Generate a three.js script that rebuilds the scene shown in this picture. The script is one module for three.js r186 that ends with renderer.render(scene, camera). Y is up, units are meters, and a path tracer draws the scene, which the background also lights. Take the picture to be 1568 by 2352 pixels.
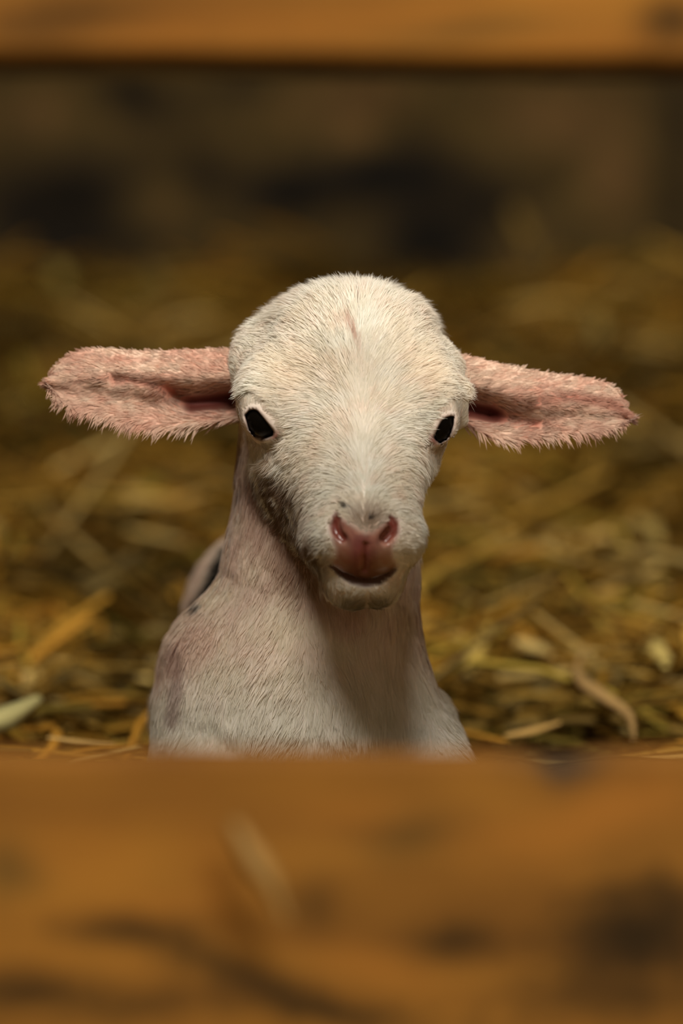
import * as THREE from 'three';
import { RectAreaLightUniformsLib } from 'three/addons/lights/RectAreaLightUniformsLib.js';
import { RoundedBoxGeometry } from 'three/addons/geometries/RoundedBoxGeometry.js';
import { mergeGeometries } from 'three/addons/utils/BufferGeometryUtils.js';

// ---------------------------------------------------------------- camera, light, exposure
const F = 10087, D = 1.8, CH = 0.384, PITCH = 7.25 * Math.PI / 180, S = D / F;   // focal length in pixels, focus distance, lens height
const scene = new THREE.Scene();
const camera = new THREE.PerspectiveCamera(2 * Math.atan(1176 / F) * 180 / Math.PI, 1568 / 2352, 0.05, 30);
camera.position.set(0, CH, D);
camera.rotation.x = -PITCH;
camera.focus = D - 0.004;
camera.userData.fStop = 4.2;
camera.updateMatrixWorld(true);
scene.add(camera);
scene.background = new THREE.Color(0x000000);
const renderer = new THREE.WebGLRenderer({ antialias: true });
renderer.toneMapping = THREE.LinearToneMapping;
renderer.toneMappingExposure = 2.65;
renderer.shadowMap.enabled = true;
RectAreaLightUniformsLib.init();
const LAMP = { at: [-0.16, 2.02, 1.15], w: 0.75, d: 0.5, power: 9.8, color: new THREE.Color().setRGB(1, 0.94, 0.845) };
const FILL = { at: [0.7, 2.05, 2.75], w: 1.2, d: 0.6, power: 25, color: new THREE.Color().setRGB(1, 0.94, 0.85) };  // unseen fill panel, added to brighten the lamb from the front

// ---------------------------------------------------------------- small helpers
let seed = 12345;
const rnd = () => { seed = (seed + 0x6d2b79f5) | 0; let t = Math.imul(seed ^ (seed >>> 15), 1 | seed); t = (t + Math.imul(t ^ (t >>> 7), 61 | t)) ^ t; return ((t ^ (t >>> 14)) >>> 0) / 4294967296; };
const rr = (a, b) => a + (b - a) * rnd();
const clamp = (x, a = 0, b = 1) => Math.min(b, Math.max(a, x));
const lerp = (a, b, t) => a + (b - a) * t;
const smooth = (a, b, x) => { const t = clamp((x - a) / (b - a)); return t * t * (3 - 2 * t); };
const mix3 = (a, b, t) => [lerp(a[0], b[0], t), lerp(a[1], b[1], t), lerp(a[2], b[2], t)];
const lin = (c) => { c /= 255; return c <= 0.04045 ? c / 12.92 : ((c + 0.055) / 1.055) ** 2.4; };
const rgb = (r, g, b) => [lin(r), lin(g), lin(b)];
const hash3 = (x, y, z) => { let h = Math.imul(x, 374761393) ^ Math.imul(y, 668265263) ^ Math.imul(z, 1274126177); h = Math.imul(h ^ (h >>> 13), 1274126177); return ((h ^ (h >>> 16)) >>> 0) / 4294967296; };
function noise(x, y, z) {
  const ix = Math.floor(x), iy = Math.floor(y), iz = Math.floor(z), f = (t) => t * t * (3 - 2 * t), u = f(x - ix), v = f(y - iy), w = f(z - iz);
  const c = (a, b, d) => hash3(ix + a, iy + b, iz + d);
  return lerp(lerp(lerp(c(0, 0, 0), c(1, 0, 0), u), lerp(c(0, 1, 0), c(1, 1, 0), u), v), lerp(lerp(c(0, 0, 1), c(1, 0, 1), u), lerp(c(0, 1, 1), c(1, 1, 1), u), v), w) * 2 - 1;
}
const fbm = (x, y, z, n = 4) => { let s = 0, a = 0.5; for (let i = 0; i < n; i++, a *= 0.5, x *= 2.03, y *= 2.03, z *= 2.03) s += a * noise(x + i * 17.3, y - i * 9.1, z + i * 4.7); return s; };
const used = {};
function numbered(name) { const n = used[name] = (used[name] ?? -1) + 1; return n ? `${name}_${String(n).padStart(3, '0')}` : name; }
function mesh(name, geometry, material, parent) {
  const m = new THREE.Mesh(geometry, material);
  m.name = parent === scene ? numbered(name) : name; m.castShadow = m.receiveShadow = true; parent.add(m);
  return m;
}
function thing(name, pos, label, category, group) {
  const g = new THREE.Group(); g.name = numbered(name); g.position.copy(pos); scene.add(g);
  g.userData = { label, category }; if (group) g.userData.group = group;
  return g;
}
function structure(name, geometry, material) { const m = mesh(name, geometry, material, scene); m.userData.kind = 'structure'; return m; }
function dataTexture(w, h, fn) {   // fn(u, v) gives an sRGB colour 0..255
  const a = new Uint8Array(w * h * 4);
  for (let j = 0; j < h; j++) for (let i = 0; i < w; i++) { const c = fn((i + 0.5) / w, (j + 0.5) / h), o = (j * w + i) * 4; for (let k = 0; k < 3; k++) a[o + k] = clamp(c[k], 0, 255); a[o + 3] = 255; }
  const t = new THREE.DataTexture(a, w, h, THREE.RGBAFormat); t.colorSpace = THREE.SRGBColorSpace; t.magFilter = t.minFilter = THREE.LinearFilter; t.wrapS = t.wrapT = THREE.RepeatWrapping; t.needsUpdate = true;
  return t;
}
const wood = (o) => new THREE.MeshPhysicalMaterial({ roughness: 0.8, specularIntensity: 0.25, ...o });
const std = (o) => new THREE.MeshStandardMaterial({ roughness: 0.85, ...o });
// direction of the ray through a pixel of the photograph, and where it meets the upright plane z = zz or the depth d
const rayOf = (px, py) => new THREE.Vector3((px - 784) / F, (1176 - py) / F, -1).applyQuaternion(camera.quaternion);
const onPlane = (px, py, zz) => { const r = rayOf(px, py); return camera.position.clone().addScaledVector(r, (zz - D) / r.z); };

// ---------------------------------------------------------------- the barn: floor, walls, ceiling
const ZB = -2.05;   // face of the back wall
const flat = (x, z) => Math.max(smooth(0.14, 0.09, Math.abs(x + 0.015)) * smooth(-0.42, -0.36, z) * smooth(0.13, 0.08, z), smooth(0.16, 0.08, Math.abs(Math.abs(x) - 0.8)) * smooth(0.16, 0.08, Math.abs(z - 0.44)));   // pressed down under the lamb and the posts
const ground = (x, z) => (0.088 * smooth(-0.35, -1.95, z) + 0.02 * smooth(-1.5, -2.05, z) * fbm(x * 2.3, 1, 5, 2) * 1.6 + 0.03 * fbm(x * 9, z * 6, 3, 3) ) * (1 - flat(x, z)) - 0.014 * flat(x, z) - 0.012 * smooth(0.3, 0.5, z) * (1 - flat(x, z));
const box = (w, h, d, x, y, z) => { const g = new THREE.BoxGeometry(w, h, d); g.translate(x, y, z); return g; };
structure('floor', box(4.4, 0.1, 6.2, 0, -0.16, 0.9), std({ color: new THREE.Color().setRGB(0.09, 0.065, 0.035) }));
const sideM = std({ color: new THREE.Color().setRGB(0.16, 0.11, 0.06) });
structure('wall_left', box(0.1, 2.6, 6.2, -2.2, 1.15, 0.9), sideM);
structure('wall_right', box(0.1, 2.6, 6.2, 2.2, 1.15, 0.9), sideM);
structure('wall_front', box(4.5, 2.6, 0.1, 0, 1.15, 4.0), std({ color: new THREE.Color().setRGB(0.3, 0.26, 0.2) }));
structure('ceiling', box(4.5, 0.1, 6.3, 0, 2.5, 0.9), std({ color: new THREE.Color().setRGB(0.2, 0.14, 0.08) }));
{ // the rear wall: rough, dark, dung-splashed masonry face
  const W = 4.3, H = 2.6, NX = 260, NY = 150, pos = [], uv = [], idx = [];
  for (let j = 0; j <= NY; j++) for (let i = 0; i <= NX; i++) {
    const x = (i / NX - 0.5) * W, y = -0.15 + j / NY * H, k = smooth(0.9, 0.5, y);
    pos.push(x, y, ZB + 0.035 * fbm(x * 6, y * 8, 2, 3) + 0.018 * fbm(x * 22, y * 26, 8, 3) * k); uv.push(i / NX, j / NY);
  }
  for (let j = 0; j < NY; j++) for (let i = 0; i < NX; i++) { const a = j * (NX + 1) + i; idx.push(a, a + 1, a + NX + 2, a, a + NX + 2, a + NX + 1); }
  const g = new THREE.BufferGeometry(); g.setAttribute('position', new THREE.Float32BufferAttribute(pos, 3)); g.setAttribute('uv', new THREE.Float32BufferAttribute(uv, 2)); g.setIndex(idx); g.computeVertexNormals();
  // dirt and other dark or pale patches where the photograph has them: pixel, radii in pixels, darkness (+) or paleness (-)
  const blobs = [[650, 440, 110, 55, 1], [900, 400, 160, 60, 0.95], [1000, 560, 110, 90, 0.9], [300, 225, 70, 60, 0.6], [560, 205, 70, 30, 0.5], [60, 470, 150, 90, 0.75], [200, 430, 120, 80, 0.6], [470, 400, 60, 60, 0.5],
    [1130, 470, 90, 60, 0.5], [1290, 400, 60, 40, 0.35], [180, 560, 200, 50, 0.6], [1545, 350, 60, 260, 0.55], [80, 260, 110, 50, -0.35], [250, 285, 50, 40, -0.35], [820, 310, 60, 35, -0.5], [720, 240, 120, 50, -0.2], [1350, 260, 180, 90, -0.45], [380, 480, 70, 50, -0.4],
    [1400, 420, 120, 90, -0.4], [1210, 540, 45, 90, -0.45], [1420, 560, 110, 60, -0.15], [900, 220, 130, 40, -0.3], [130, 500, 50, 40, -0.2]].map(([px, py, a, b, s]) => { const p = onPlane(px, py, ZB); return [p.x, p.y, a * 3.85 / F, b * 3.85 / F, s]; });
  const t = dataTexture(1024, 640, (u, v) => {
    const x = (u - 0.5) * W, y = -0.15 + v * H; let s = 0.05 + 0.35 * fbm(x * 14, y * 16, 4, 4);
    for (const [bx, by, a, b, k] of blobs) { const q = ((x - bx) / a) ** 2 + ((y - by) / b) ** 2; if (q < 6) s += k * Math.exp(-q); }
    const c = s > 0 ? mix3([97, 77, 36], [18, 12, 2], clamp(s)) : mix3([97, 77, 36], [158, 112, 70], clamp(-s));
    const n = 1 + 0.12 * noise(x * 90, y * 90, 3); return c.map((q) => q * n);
  });
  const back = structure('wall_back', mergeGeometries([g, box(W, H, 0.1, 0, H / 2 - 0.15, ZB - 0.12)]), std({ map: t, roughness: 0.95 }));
  back.userData.kind = 'structure';
}

// ---------------------------------------------------------------- ceiling lamp (out of frame) over the pen, plus an added unseen fill panel
function lightPanel(c, label) {
  const t = thing('light_panel', new THREE.Vector3(c.at[0], c.at[1], c.at[2]), label, 'lamp');
  const h = new RoundedBoxGeometry(c.w + 0.05, 0.05, c.d + 0.05, 2, 0.008); h.translate(0, 0.032, 0);
  mesh('housing', h, std({ color: 0x8a8a86, metalness: 0.6, roughness: 0.5 }), t);
  const p = new RoundedBoxGeometry(c.w, 0.012, c.d, 2, 0.004); p.translate(0, 0.002, 0);
  mesh('diffuser', p, std({ color: 0xffffff, emissive: c.color, emissiveIntensity: 2 }), t);
  const rods = [-1, 1].map((s) => { const g = new THREE.CylinderGeometry(0.006, 0.006, 2.45 - c.at[1] - 0.05, 8); g.translate(s * c.w * 0.4, 0.055 + (2.45 - c.at[1] - 0.05) / 2, 0); return g; });
  for (const g of rods) mesh('hanger', g, std({ color: 0x555550, metalness: 0.7, roughness: 0.5 }), t);
  const l = new THREE.RectAreaLight(c.color, c.power, c.w, c.d); l.name = 'panel_light';
  l.position.set(c.at[0], c.at[1] - 0.012, c.at[2]); l.rotation.x = -Math.PI / 2; scene.add(l);
}
lightPanel(LAMP, 'flat grey panel lamp hanging over the front of the lamb pen');
lightPanel(FILL, 'unseen grey panel added behind the camera for fill light');

// ---------------------------------------------------------------- the pen fence: two rails between posts
function loft(L, nx, ring, bend) {   // a board along x whose cross-section is a closed ring of [y, z]; bend(x, y, z) moves its points
  const n = ring.length, pos = [], uv = [], idx = [], ys = ring.map((r) => r[0]), y0 = Math.min(...ys), y1 = Math.max(...ys);
  for (let i = 0; i <= nx; i++) for (let k = 0; k <= n; k++) {
    const x = (i / nx - 0.5) * L, [y, z] = ring[k % n], q = bend(x, y, z);
    pos.push(x, q[0], q[1]); uv.push(i / nx, (y - y0) / (y1 - y0));
  }
  for (let i = 0; i < nx; i++) for (let k = 0; k < n; k++) { const a = i * (n + 1) + k, b = a + n + 1; idx.push(a, b, a + 1, b, b + 1, a + 1); }
  for (const i of [0, nx]) { const c = pos.length / 3; pos.push((i / nx - 0.5) * L, (y0 + y1) / 2, 0); uv.push(i / nx, 0.5); for (let k = 0; k < n; k++) { const a = i * (n + 1) + k; i ? idx.push(c, a, a + 1) : idx.push(c, a + 1, a); } }
  const g = new THREE.BufferGeometry(); g.setAttribute('position', new THREE.Float32BufferAttribute(pos, 3)); g.setAttribute('uv', new THREE.Float32BufferAttribute(uv, 2)); g.setIndex(idx); g.computeVertexNormals();
  return g;
}
const ZR = D - 1.31 * Math.cos(PITCH), RL = 1.7;     // front face of the rails
const edgeY = onPlane(784, 1722, ZR).y, topY = onPlane(784, 176, ZR).y, BH = 0.135, TH = 0.15, BT = 0.024;
function rounded(h, t, r, n = 6, low = null) {           // ring of [y, z], z = 0 is the front face, anticlockwise seen from +x
  const p = [];
  const arc = (cy, cz, a0, a1) => { for (let i = 0; i <= n; i++) { const a = lerp(a0, a1, i / n); p.push([cy + r * Math.sin(a), cz + r * Math.cos(a)]); } };
  if (low) p.push(...low); else arc(r, -r, -Math.PI / 2, 0);
  for (let i = 1; i < 6; i++) p.push([lerp(p[p.length - 1][0], h - r, 0.3), 0]);
  arc(h - r, -r, 0, Math.PI / 2); arc(h - r, -t + r, Math.PI / 2, Math.PI); arc(r, -t + r, Math.PI, Math.PI * 1.5);
  return p.reverse();
}
function boardTexture(x0, y0, h, base, stainsAndShade, sd) {
  const marks = stainsAndShade.map(([px, py, a, b, rot, s, col]) => { const p = onPlane(px, py, ZR); return [p.x, p.y, a * 1.31 / F, b * 1.31 / F, Math.cos(rot), Math.sin(rot), s, col]; });
  return dataTexture(2048, 192, (u, v) => {
    const x = (u - 0.5) * RL, y = y0 + v * h, wob = 0.006 * fbm(x * 9, y * 20, sd, 3);
    let c = base.slice(); const grain = 0.5 * fbm(x * 7, (y + wob) * 190, sd, 4) + 0.5 * fbm(x * 22, (y + wob) * 70, sd + 4, 3);
    c = c.map((q, k) => q * (1 + (0.30 + 0.05 * k) * grain) * (1 + 0.2 * fbm(x * 14, y * 22, sd + 9, 3)));
    for (const [mx, my, a, b, cs, sn, s, col] of marks) {
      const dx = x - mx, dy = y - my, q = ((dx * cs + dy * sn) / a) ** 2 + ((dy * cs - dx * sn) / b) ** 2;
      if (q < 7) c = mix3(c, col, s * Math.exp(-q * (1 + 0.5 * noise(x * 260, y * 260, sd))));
    }
    return c;
  });
}
const DK = [38, 25, 5], GR = [60, 48, 20], OR = [142, 90, 30], GY = [80, 66, 48];
const penRails = 'two wooden rails of the pen fence';
const rail1 = thing('fence_rail', new THREE.Vector3(0, edgeY - BH, ZR), 'lower stained orange-brown wooden rail in front of the lamb\'s chest', 'rail', penRails);
const dent = (px) => onPlane(px, 1722, ZR).x, kx = dent(1280);
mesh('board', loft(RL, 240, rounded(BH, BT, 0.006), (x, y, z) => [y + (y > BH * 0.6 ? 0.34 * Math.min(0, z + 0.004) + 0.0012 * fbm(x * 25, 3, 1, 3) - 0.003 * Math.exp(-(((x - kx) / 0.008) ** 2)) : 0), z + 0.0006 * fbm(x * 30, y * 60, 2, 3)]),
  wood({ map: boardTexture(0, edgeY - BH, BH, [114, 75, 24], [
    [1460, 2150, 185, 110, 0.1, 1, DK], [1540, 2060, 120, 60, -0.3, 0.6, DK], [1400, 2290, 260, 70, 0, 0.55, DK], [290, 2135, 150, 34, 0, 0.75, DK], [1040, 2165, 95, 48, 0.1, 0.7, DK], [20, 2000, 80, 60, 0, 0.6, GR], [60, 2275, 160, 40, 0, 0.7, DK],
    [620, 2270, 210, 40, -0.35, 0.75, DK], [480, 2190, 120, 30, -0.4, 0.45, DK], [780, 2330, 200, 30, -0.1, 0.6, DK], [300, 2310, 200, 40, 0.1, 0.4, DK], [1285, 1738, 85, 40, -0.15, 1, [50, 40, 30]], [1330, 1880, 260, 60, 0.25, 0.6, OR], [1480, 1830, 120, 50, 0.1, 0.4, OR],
    [784, 1722, 4000, 14, 0, 0.45, [84, 48, 14]], [860, 2220, 170, 50, -0.2, 0.5, OR], [940, 1920, 90, 50, 0.3, 0.35, GR], [720, 2080, 60, 60, 0.6, 0.4, DK], [500, 2010, 60, 140, 0.3, 0.35, [120, 72, 20]], [150, 1960, 160, 70, 0.2, 0.25, [130, 82, 26]], [400, 2080, 140, 40, 0.1, 0.35, OR], [820, 1860, 130, 40, 0.1, 0.3, OR],  // first strip: colour darkened to offset light catching the top edge
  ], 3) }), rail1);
const rail2 = thing('fence_rail', new THREE.Vector3(0, topY, ZR), 'upper orange-brown wooden rail with a dark lower edge above the lamb', 'rail', penRails);
const lowRing = [[0, -0.016], [0.0012, -0.012], [0.0028, -0.008], [0.0045, -0.004], [0.0064, -0.0012], [0.0085, 0]];
const tilt = (x) => -(x / 0.2036) * (16 * 1.31 / F);
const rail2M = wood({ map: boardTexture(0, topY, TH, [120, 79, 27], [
  [180, 40, 150, 40, 0, 0.5, DK], [650, 60, 420, 50, 0, 0.5, OR], [350, 90, 200, 26, 0, 0.45, OR], [900, 20, 200, 20, 0.1, 0.4, OR], [1100, 60, 200, 20, 0.15, 0.4, GR], [1400, 85, 200, 24, 0.05, 0.5, OR], [1300, 10, 100, 20, 0, 0.5, OR], [1540, 40, 70, 50, 0, 0.7, DK], [60, 80, 120, 30, 0, 0.3, DK],
  [784, 158, 4000, 20, 0, 0.93, [40, 24, 6]],  // full-length dark strip paints in the shade under the rounded lower edge
], 8) });
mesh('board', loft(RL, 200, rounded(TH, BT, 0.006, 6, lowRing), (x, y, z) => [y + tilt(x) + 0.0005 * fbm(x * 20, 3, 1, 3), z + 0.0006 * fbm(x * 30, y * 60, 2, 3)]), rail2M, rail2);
for (const sx of [-1, 1]) {
  const t = thing('fence_post', new THREE.Vector3(sx * 0.8, -0.0125, ZR - BT - 0.037), sx < 0 ? 'square wooden fence post at the left end of both rails' : 'square wooden fence post at the right end of both rails', 'post');
  const g = new RoundedBoxGeometry(0.07, 0.66, 0.07, 3, 0.006); g.translate(0, 0.33, 0);
  mesh('post', g, std({ color: new THREE.Color().setRGB(0.28, 0.15, 0.05), roughness: 0.8 }), t);
  for (const y of [edgeY - BH / 2, topY + TH / 2]) { const b = new THREE.CylinderGeometry(0.006, 0.007, 0.006, 10); b.rotateX(Math.PI / 2); b.translate(0, y + 0.0125, BT + 0.0412); mesh('bolt', b, std({ color: 0x55504a, metalness: 0.8, roughness: 0.5 }), t); }
}

// ---------------------------------------------------------------- the lamb
// Shaped in the axes of the lens: x right, y up, z towards the lens, one unit = S metres. A point is given as (x, y, z) where x, y are read off the photograph at that depth.
const P = (px, py, z) => [(px - 784) * (F - z) / F, (1176 - py) * (F - z) / F, z];
const pxOf = (q) => [784 + q[0] * F / (F - q[2]), 1176 - q[1] * F / (F - q[2])];
const smin = (a, b, k) => { const h = Math.max(k - Math.abs(a - b), 0) / k; return Math.min(a, b) - h * h * k * 0.25; };
const smax = (a, b, k) => -smin(-a, -b, k);
const ell = (c, r) => (x, y, z) => { const dx = x - c[0], dy = y - c[1], dz = z - c[2], k0 = Math.hypot(dx / r[0], dy / r[1], dz / r[2]), k1 = Math.hypot(dx / (r[0] * r[0]), dy / (r[1] * r[1]), dz / (r[2] * r[2])); return k1 < 1e-9 ? -Math.min(...r) : k0 * (k0 - 1) / k1; };
const cone = (a, b, r1, r2) => { // tapered capsule
  const ba = [b[0] - a[0], b[1] - a[1], b[2] - a[2]], l2 = ba[0] ** 2 + ba[1] ** 2 + ba[2] ** 2;
  return (x, y, z) => { const t = clamp(((x - a[0]) * ba[0] + (y - a[1]) * ba[1] + (z - a[2]) * ba[2]) / l2); return Math.hypot(x - a[0] - t * ba[0], y - a[1] - t * ba[1], z - a[2] - t * ba[2]) - lerp(r1, r2, t); };
};
const head = [
  [ell(P(803, 905, -150), [252, 238, 250]), 0], [ell(P(612, 838, -180), [76, 84, 95]), 70], [ell(P(1000, 860, -170), [48, 50, 80]), 60],
  [cone(P(1036, 905, -40), P(1056, 966, -62), 26, 9), 24],
  [ell(P(640, 925, 0), [95, 95, 120]), 70], [ell(P(968, 930, -5), [85, 95, 120]), 70],      // brow ridges
  [ell(P(815, 820, -20), [150, 120, 130]), 80],                                              // forehead dome
  [cone(P(808, 985, -50), P(836, 1215, 190), 185, 118), 60],                                // face and nose bridge
  [ell(P(792, 1050, -90), [200, 150, 190]), 60],                                             // cheeks
  [cone(P(765, 1120, -110), P(832, 1300, 150), 148, 88), 60],                               // jaw
  [ell(P(838, 1232, 205), [132, 82, 112]), 40],                                              // muzzle end
  [ell(P(832, 1330, 165), [92, 62, 95]), 25],                                                // chin
];
const trunk = [
  [cone(P(756, 1000, -262), P(735, 1330, -280), 213, 207), 60],                             // neck
  [cone(P(735, 1330, -290), P(700, 1620, -330), 212, 300), 90],
  [ell(P(660, 1660, -180), [190, 260, 170]), 90],                                            // brisket
  [cone(P(540, 1540, -300), P(515, 1770, -290), 175, 178), 90],                             // left shoulder in the photograph
  [cone(P(880, 1450, -270), P(1000, 1790, -190), 62, 78), 60],                              // right shoulder and upper foreleg
  [cone(P(650, 1640, -450), P(640, 1580, -1150), 270, 215), 100],                           // barrel
  [ell(P(645, 1426, -1330), [254, 256, 300]), 80],                                          // rump
];
const GY0 = (z) => { const d = (F - z) * S; return (-CH + (D - d * 1.0) * 0) && 0; };
const core = (x, y, z) => { let d = 1e9; for (const [f, k] of head) d = k ? smin(d, f(x, y, z), k) : Math.min(d, f(x, y, z)); let e = 1e9; for (const [f, k] of trunk) e = Math.min(e, 1e8) === 1e8 ? f(x, y, z) : smin(e, f(x, y, z), k); return smin(d, e, 45); };
const toWorld = (q) => new THREE.Vector3(q[0] * S, q[1] * S, -D + q[2] * S).applyMatrix4(camera.matrixWorld);
const toU = (w) => { const v = w.clone().applyMatrix4(camera.matrixWorldInverse); return [v.x / S, v.y / S, (v.z + D) / S]; };
camera.matrixWorldInverse.copy(camera.matrixWorld).invert();
// folded legs and tail, laid out in the world on the straw
const Wp = (x, y, z) => toU(new THREE.Vector3(x, y, z));
const legs = [];
const limb = (pts, rad) => { for (let i = 0; i + 1 < pts.length; i++) legs.push(cone(Wp(...pts[i]), Wp(...pts[i + 1]), rad[i] / S, rad[i + 1] / S)); };
limb([[0.033, 0.065, -0.03], [0.05, 0.03, 0.04], [0.03, 0.016, -0.04], [0.02, 0.014, -0.07]], [0.013, 0.013, 0.010, 0.012]);
limb([[-0.055, 0.075, -0.05], [-0.05, 0.03, 0.035], [-0.035, 0.016, -0.045], [-0.03, 0.014, -0.075]], [0.022, 0.013, 0.010, 0.012]);
limb([[-0.040, 0.06, -0.23], [-0.062, 0.045, -0.13], [-0.066, 0.018, -0.23], [-0.064, 0.016, -0.14], [-0.064, 0.014, -0.11]], [0.032, 0.022, 0.013, 0.011, 0.012]);
limb([[0.0, 0.065, -0.23], [0.02, 0.045, -0.13], [0.026, 0.018, -0.23], [0.024, 0.016, -0.14], [0.024, 0.014, -0.11]], [0.032, 0.022, 0.013, 0.011, 0.012]);
limb([[-0.035, 0.09, -0.285], [-0.03, 0.05, -0.315], [-0.02, 0.016, -0.33]], [0.014, 0.011, 0.008]);
const base1 = (x, y, z) => { let d = core(x, y, z); for (const f of legs) d = smin(d, f(x, y, z), 35); return d; };
function hit(px, py, f = core, z0 = 420) {      // where the sight line through a pixel meets the surface
  let z = z0; for (let i = 0; i < 400 && z > -2200; i++) { const d = f(...P(px, py, z)); if (d < 0.3) return P(px, py, z); z -= Math.max(d * 0.7, 0.3); }
  return P(px, py, -200);
}
const gradOf = (f, q, e = 2.5) => { const v = [f(q[0] + e, q[1], q[2]) - f(q[0] - e, q[1], q[2]), f(q[0], q[1] + e, q[2]) - f(q[0], q[1] - e, q[2]), f(q[0], q[1], q[2] + e) - f(q[0], q[1], q[2] - e)], l = Math.hypot(...v) || 1; return v.map((c) => c / l); };
function polyDist(poly, x, y) {                  // signed distance to a closed outline, negative inside
  let d = 1e18, s = 1;
  for (let i = 0, j = poly.length - 1; i < poly.length; j = i++) {
    const [ax, ay] = poly[i], [bx, by] = poly[j], ex = bx - ax, ey = by - ay, wx = x - ax, wy = y - ay, t = clamp((wx * ex + wy * ey) / (ex * ex + ey * ey));
    d = Math.min(d, (wx - ex * t) ** 2 + (wy - ey * t) ** 2);
    const c1 = y >= ay, c2 = y < by, c3 = ex * wy > ey * wx;
    if ((c1 && c2 && c3) || (!c1 && !c2 && !c3)) s = -s;
  }
  return s * Math.sqrt(d);
}
const eyes = [
  { at: [596, 975], r: 47, lid: 56, sink: 30, poly: [[563, 954], [572, 944], [581, 941], [590, 943], [600, 955], [612, 970], [622, 983], [628, 992], [624, 1000], [612, 1006], [600, 1009], [590, 1007], [580, 998], [572, 986], [567, 970]] },
  { at: [1018, 985], r: 47, lid: 55, sink: 30, poly: [[1036, 956], [1041, 957], [1040, 975], [1036, 990], [1030, 1003], [1018, 1013], [1010, 1018], [1003, 1012], [996, 1004], [1002, 992], [1008, 978], [1015, 966], [1025, 959]] },
];
for (const e of eyes) { const q = hit(...e.at), n = gradOf(core, q, 12); e.n = n; e.q = q; e.c = q.map((v, i) => v - n[i] * e.sink); }
// creases cut along lines drawn on the surface: [points, radius, depth it sits under the skin]
const cut = (pts, r, sink = 0) => { const q = pts.map(([x, y]) => { const h = hit(x, y); return P(x, y, h[2] - sink); }); return [q, r]; };
const cuts = [
  cut([[760, 1301], [782, 1319], [800, 1328]], 3, 1), cut([[878, 1331], [894, 1321], [906, 1310]], 3, 1), cut([[796, 1327], [818, 1335], [840, 1338], [862, 1336], [882, 1329]], 5.5, 1),     // mouth
  cut([[773, 1190], [767, 1205], [772, 1222], [786, 1236]], 9, 3), cut([[897, 1192], [905, 1206], [902, 1222], [886, 1237]], 9, 3), cut([[893, 1225], [884, 1237]], 11, 6), cut([[768, 1205], [772, 1218]], 9, 6),
  cut([[839, 1252], [838, 1275], [836, 1308]], 4.5, 1),                                                        // philtrum
  cut([[627, 992], [640, 1003], [649, 1016]], 4, 1), cut([[996, 1005], [986, 1015], [982, 1024]], 4, 1),       // inner corners of the eyes
  cut([[583, 1022], [605, 1034], [630, 1030]], 3, 0),
];
const segD = (x, y, z, a, b) => { const bx = b[0] - a[0], by = b[1] - a[1], bz = b[2] - a[2], t = clamp(((x - a[0]) * bx + (y - a[1]) * by + (z - a[2]) * bz) / (bx * bx + by * by + bz * bz)); return Math.hypot(x - a[0] - t * bx, y - a[1] - t * by, z - a[2] - t * bz); };
const lips = [cone(P(780, 1282, 285), P(890, 1282, 285), 6, 6)];
function sdf(x, y, z) {
  let d = base1(x, y, z);
  if (z > -260 && y > -260) {
    for (const e of eyes) {
      const r = Math.hypot(x - e.c[0], y - e.c[1], z - e.c[2]);
      if (r < 130) {
        d = smin(d, r - e.lid, 22);
        const [px, py] = pxOf([x, y, z]), front = (x - e.c[0]) * e.n[0] * 0.6 + (z - e.c[2]) * 0.8;
        d = smax(d, -Math.max(polyDist(e.poly, px, py), r - e.lid - 30, -front - 12), 6);
      }
    }
    if (z > 20 || y > 150) for (const [q, r] of cuts) { let m = 1e9; for (let i = 0; i + 1 < q.length; i++) m = Math.min(m, segD(x, y, z, q[i], q[i + 1])); if (m < 60) d = smax(d, r - m, 10); }
  }
  return d;
}
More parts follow.
